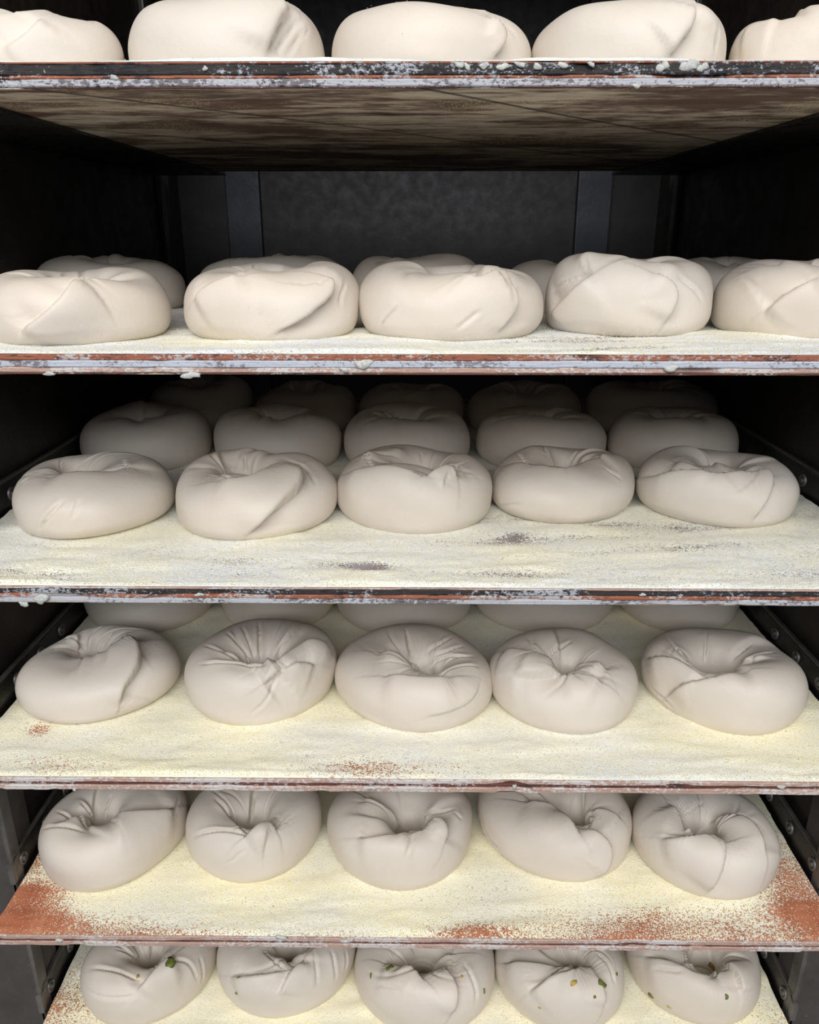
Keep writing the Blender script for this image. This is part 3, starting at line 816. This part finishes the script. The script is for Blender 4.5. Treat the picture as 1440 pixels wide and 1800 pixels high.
  [('F', 2.4, [(672, 1690), (715, 1702), (748, 1726)], (690, 1730)), ('F', 2.4, [(750, 1722), (766, 1690), (800, 1676)], (790, 1710)), ('F', 2.4, [(772, 1698), (802, 1722), (808, 1752), (792, 1790)], (770, 1750)), ('G', 1.5, [(815, 1690), (838, 1732), (836, 1765)]), ('G', 1.2, [(660, 1730), (705, 1738)])]),
 (5, 870, 1099, 1816, None, (1010, 1696), 6, 'fourth dough ring on the lowest board with green and yellow pepper bits',
  [('F', 2.2, [(880, 1694), (935, 1690), (1004, 1702)], (930, 1720)), ('F', 2.2, [(930, 1746), (970, 1716), (1010, 1700)], (1000, 1750)), ('F', 2.2, [(1018, 1682), (1042, 1706), (1066, 1740), (1060, 1772)], (1025, 1745)), ('G', 1.6, [(1046, 1674), (1072, 1692), (1084, 1732)])]),
 (5, 1098, 1343, 1803, None, (1245, 1702), 9, 'rightmost dough ring on the lowest board with brown filling in its hole',
  [('F', 2.6, [(1130, 1680), (1185, 1690), (1226, 1716), (1262, 1707)], (1180, 1730)), ('G', 1.6, [(1208, 1668), (1216, 1696)]), ('F', 2.0, [(1268, 1690), (1298, 1712), (1302, 1748)], (1320, 1720)), ('G', 1.3, [(1150, 1702), (1200, 1712)])]),
]
# rings pushed out of round: + bulges front left, - bulges front right
SKEW = {5: 0.05, 9: -0.05, 10: 0.03, 13: 0.04, 14: -0.05, 15: 0.085, 16: 0.03, 17: -0.03, 18: -0.02, 19: -0.06, 20: 0.085, 21: 0.03, 22: 0.01, 23: -0.07, 24: -0.06, 25: 0.08, 26: 0.02, 29: -0.03}
BUMPS = {1: [(512, 22, 2.5, 7), (545, 40, 1.5, 8)], 3: [(1245, 30, 2.0, 10)], 6: [(590, 484, 3.0, 9)], 8: [(1030, 456, 4.0, 8), (1180, 466, 4.5, 10)], 7: [(880, 474, 3.0, 13)],
         11: [(505, 818, 2.0, 8)], 12: [(650, 796, 4.0, 8), (700, 790, 2.0, 6), (785, 830, 2.0, 7)], 13: [(940, 790, 2.5, 8), (1050, 800, 2.0, 8)], 14: [(1200, 822, 2.0, 10)],
         15: [(225, 1130, 3.0, 10)], 16: [(515, 1175, 2.5, 7), (555, 1140, 2.0, 9)], 17: [(690, 1160, 3.0, 9)], 18: [(930, 1175, 3.0, 11), (1048, 1172, 2.5, 7)], 20: [(190, 1466, 3.0, 14)],
         21: [(462, 1464, 3.5, 7)], 23: [(960, 1450, 3.0, 13)], 24: [(1290, 1450, 2.5, 11)], 25: [(305, 1705, 2.5, 9)], 22: [(772, 1455, 2.5, 8)]}
PLACED = {}
FRONT_RINGS = []
for k, (row, xl, xr, yb, yt, hole, rh, label, creases) in enumerate(FRONT):
    rng = np.random.RandomState(500 + k)
    p = new_param(row, rng)
    p['rh'] = rh * 0.00135
    if k in SKEW:
        p['har'] = (abs(SKEW[k]), pi / 2 if SKEW[k] > 0 else -pi / 2, p['har'][2], p['har'][3])
    if row == 0:
        for _ in range(4):
            p['cy'] = 0.052 + p['ay']
            fit(p, xl, xr, None, yt, 12)
    else:
        p['cy'] = on_z(720, yb, p['z0'])[1] + 0.05
        fit(p, xl, xr, yb, yt)
    if hole:
        for _ in range(6):
            h = on_z(hole[0], hole[1], p['z0'] + p['H'] * 0.72)
            p['hx'] = float(np.clip(h[0] - p['cx'], -0.3 * p['ax'], 0.3 * p['ax']))
            p['hy'] = float(np.clip(h[1] - p['cy'], -0.25 * p['ay'], 0.3 * p['ay']))
            fit(p, xl, xr, yb, yt, 8)
    me, Q, N, org = build_dough(p, creases, (260, 104) if row else (200, 80), 700 + k, 8, BUMPS.get(k, ()))
    o = link('dough_ring', me, M['dough'])
    o.location = org
    tag(o, label, 'dough', 'rings of raw dough on the boards')
    PLACED[k] = (p, Q, N)
    FRONT_RINGS.append(o)
    print('ring', k, row, {q: round(float(p[q]), 4) for q in ('cx', 'cy', 'ax', 'ay', 'H', 'hx', 'hy')})

# rings further back, in the dark: row, depth of the centre, [(x left, x right)], wording
BACK = [
 (1, 0.268, [(60, 330), (345, 612), (618, 850), (885, 1140), (1168, 1410)], 'second board', 'second row'),
 (2, 0.295, [(142, 373), (378, 601), (606, 826), (838, 1066), (1068, 1296)], 'third board', 'second row'),
 (2, 0.435, [(262, 446), (450, 629), (632, 816), (822, 1022), (1028, 1268)], 'third board', 'third row'),
 (3, 0.262, [(146, 380), (385, 590), (592, 833), (837, 1078), (1082, 1305)], 'fourth board', 'second row'),
]
NTH = ['leftmost', 'second from left', 'middle', 'fourth from left', 'rightmost']
MASTER = []
for r, (row, cy, xs, where, rowname) in enumerate(BACK):
    for c, (xl, xr) in enumerate(xs):
        rng = np.random.RandomState(900 + 10 * r + c)
        p = new_param(row, rng)
        p['cy'] = cy + rng.uniform(-0.004, 0.004)
        p['ax'], p['ay'] = 0.06, 0.058
        p['rh'] = 0.009
        p['H'] = rng.uniform(0.044, 0.052) if row > 1 else rng.uniform(0.041, 0.045)
        fit(p, xl, xr, None, None, 25)
        p['ay'] = min(p['ax'] * 0.98, 0.064)
        me, Q, N, org = build_dough(p, [], (108, 54), 950 + 10 * r + c, 11)
        o = link('dough_ring', me, M['dough'])
        o.location = org
        tag(o, 'shadowed dough ring, %s in the %s of the %s' % (NTH[c], rowname, where), 'dough', 'rings of raw dough on the boards')

# ------------------------------------------------------------------ pepper bits and filling on the lowest rings
def bit(k, px, py, w, h, mat, name, ang=0.0, seed=0):
    p, Q, N = PLACED[k]
    j = to_surface(Q, N, [(px, py)])[0]
    P0, n0 = Q.reshape(-1, 3)[j], Vector(N.reshape(-1, 3)[j])
    a = n0.orthogonal().normalized()
    a = Matrix.Rotation(ang, 3, n0) @ (Vector(RT) - n0 * n0.dot(Vector(RT))).normalized()
    b = n0.cross(a)
    rng = random.Random(seed)
    bm = bmesh.new()
    bmesh.ops.create_icosphere(bm, subdivisions=2, radius=1.0)
    for v in bm.verts:
        c = v.co.copy()
        kx = 1 + 0.22 * sin(4 * c.x + seed) + 0.15 * sin(5 * c.y + 2 * seed)
        sx = math.copysign(abs(c.x) ** 0.7, c.x)
        sy = math.copysign(abs(c.y) ** 0.7, c.y)
        v.co = Vector(P0) + a * sx * w * kx + b * sy * h * kx + n0 * (c.z * 0.0009 + 0.0001)
    me = bm_mesh(bm, name, smooth=True)
    o = FRONT_RINGS[k]
    link(name, me, M[mat], o)
K5 = 25
for q, (k, px, py, w, h, mt, nm, ang) in enumerate([
    (K5, 300, 1694, .0038, .0032, 'pepper_green', 'pepper_bit', 0.5), (K5, 243, 1716, .0012, .0012, 'pepper_yellow', 'pepper_bit', 0),
    (K5 + 1, 412, 1748, .0009, .0008, 'pepper_green', 'pepper_bit', 0), (K5 + 1, 418, 1718, .0012, .0006, 'pepper_green', 'pepper_bit', 0.3),
    (K5 + 2, 685, 1700, .0026, .0016, 'pepper_green', 'pepper_bit', 0.6), (K5 + 2, 650, 1714, .0006, .0018, 'pepper_green', 'pepper_bit', 0),
    (K5 + 2, 812, 1716, .0010, .0010, 'pepper_yellow', 'pepper_bit', 0), (K5 + 2, 852, 1744, .0010, .0016, 'pepper_green', 'pepper_bit', 0),
    (K5 + 3, 1008, 1727, .0028, .0016, 'pepper_yellow', 'pepper_bit', 0.2), (K5 + 3, 1063, 1727, .0028, .0022, 'pepper_green', 'pepper_bit', -0.5),
    (K5 + 3, 1045, 1752, .0008, .0010, 'pepper_green', 'pepper_bit', 0), (K5 + 3, 948, 1772, .0010, .0006, 'pepper_yellow', 'pepper_bit', 0),
    (K5 + 3, 1085, 1712, .0010, .0010, 'pepper_green', 'pepper_bit', 0),
    (K5 + 4, 1132, 1760, .0030, .0018, 'pepper_green', 'pepper_bit', 0.6), (K5 + 4, 1279, 1752, .0014, .0016, 'pepper_green', 'pepper_bit', 0),
    (K5 + 4, 1176, 1771, .0016, .0006, 'pepper_yellow', 'pepper_bit', 0), (K5 + 4, 1250, 1704, .0062, .0034, 'cheese', 'filling', 0.1)]):
    bit(k, px, py, w * 1.3, h * 1.3, mt, nm, ang, q + 1)

# coarse semolina stuck along the foot and flank of some rings
def stuck(k, px, py, rx, ry, count, seed):
    p, Q, N = PLACED[k]
    q = proj(Q.reshape(-1, 3))
    V, NV = Q.reshape(-1, 3), N.reshape(-1, 3)
    facing = np.einsum('ij,ij->i', CAM - V, NV) > 0
    wgt = np.exp(-((q[:, 0] - px) / rx) ** 2 - ((q[:, 1] - py) / ry) ** 2) * facing
    wgt = np.where(wgt < 0.05, 0, wgt)
    if wgt.sum() <= 0:
        return
    rng = np.random.RandomState(seed)
    ids = rng.choice(len(V), count, p=wgt / wgt.sum())
    pts = V[ids] + NV[ids] * 0.0001 + rng.randn(count, 3) * 0.0005
    tetra_cloud('stuck_semolina', pts, 0.00026, M['grain'], FRONT_RINGS[k], seed)
for q, a in enumerate([(6, 440, 560, 60, 30, 260), (6, 460, 593, 60, 7, 420), (8, 1095, 583, 75, 8, 700), (11, 520, 938, 50, 9, 420), (12, 690, 930, 60, 6, 120), (15, 240, 1240, 60, 9, 200),
                       (13, 960, 914, 60, 5, 160), (10, 170, 940, 60, 5, 160), (7, 790, 592, 80, 5, 150), (2, 700, 30, 60, 30, 60)]):
    stuck(*a, 60 + q)
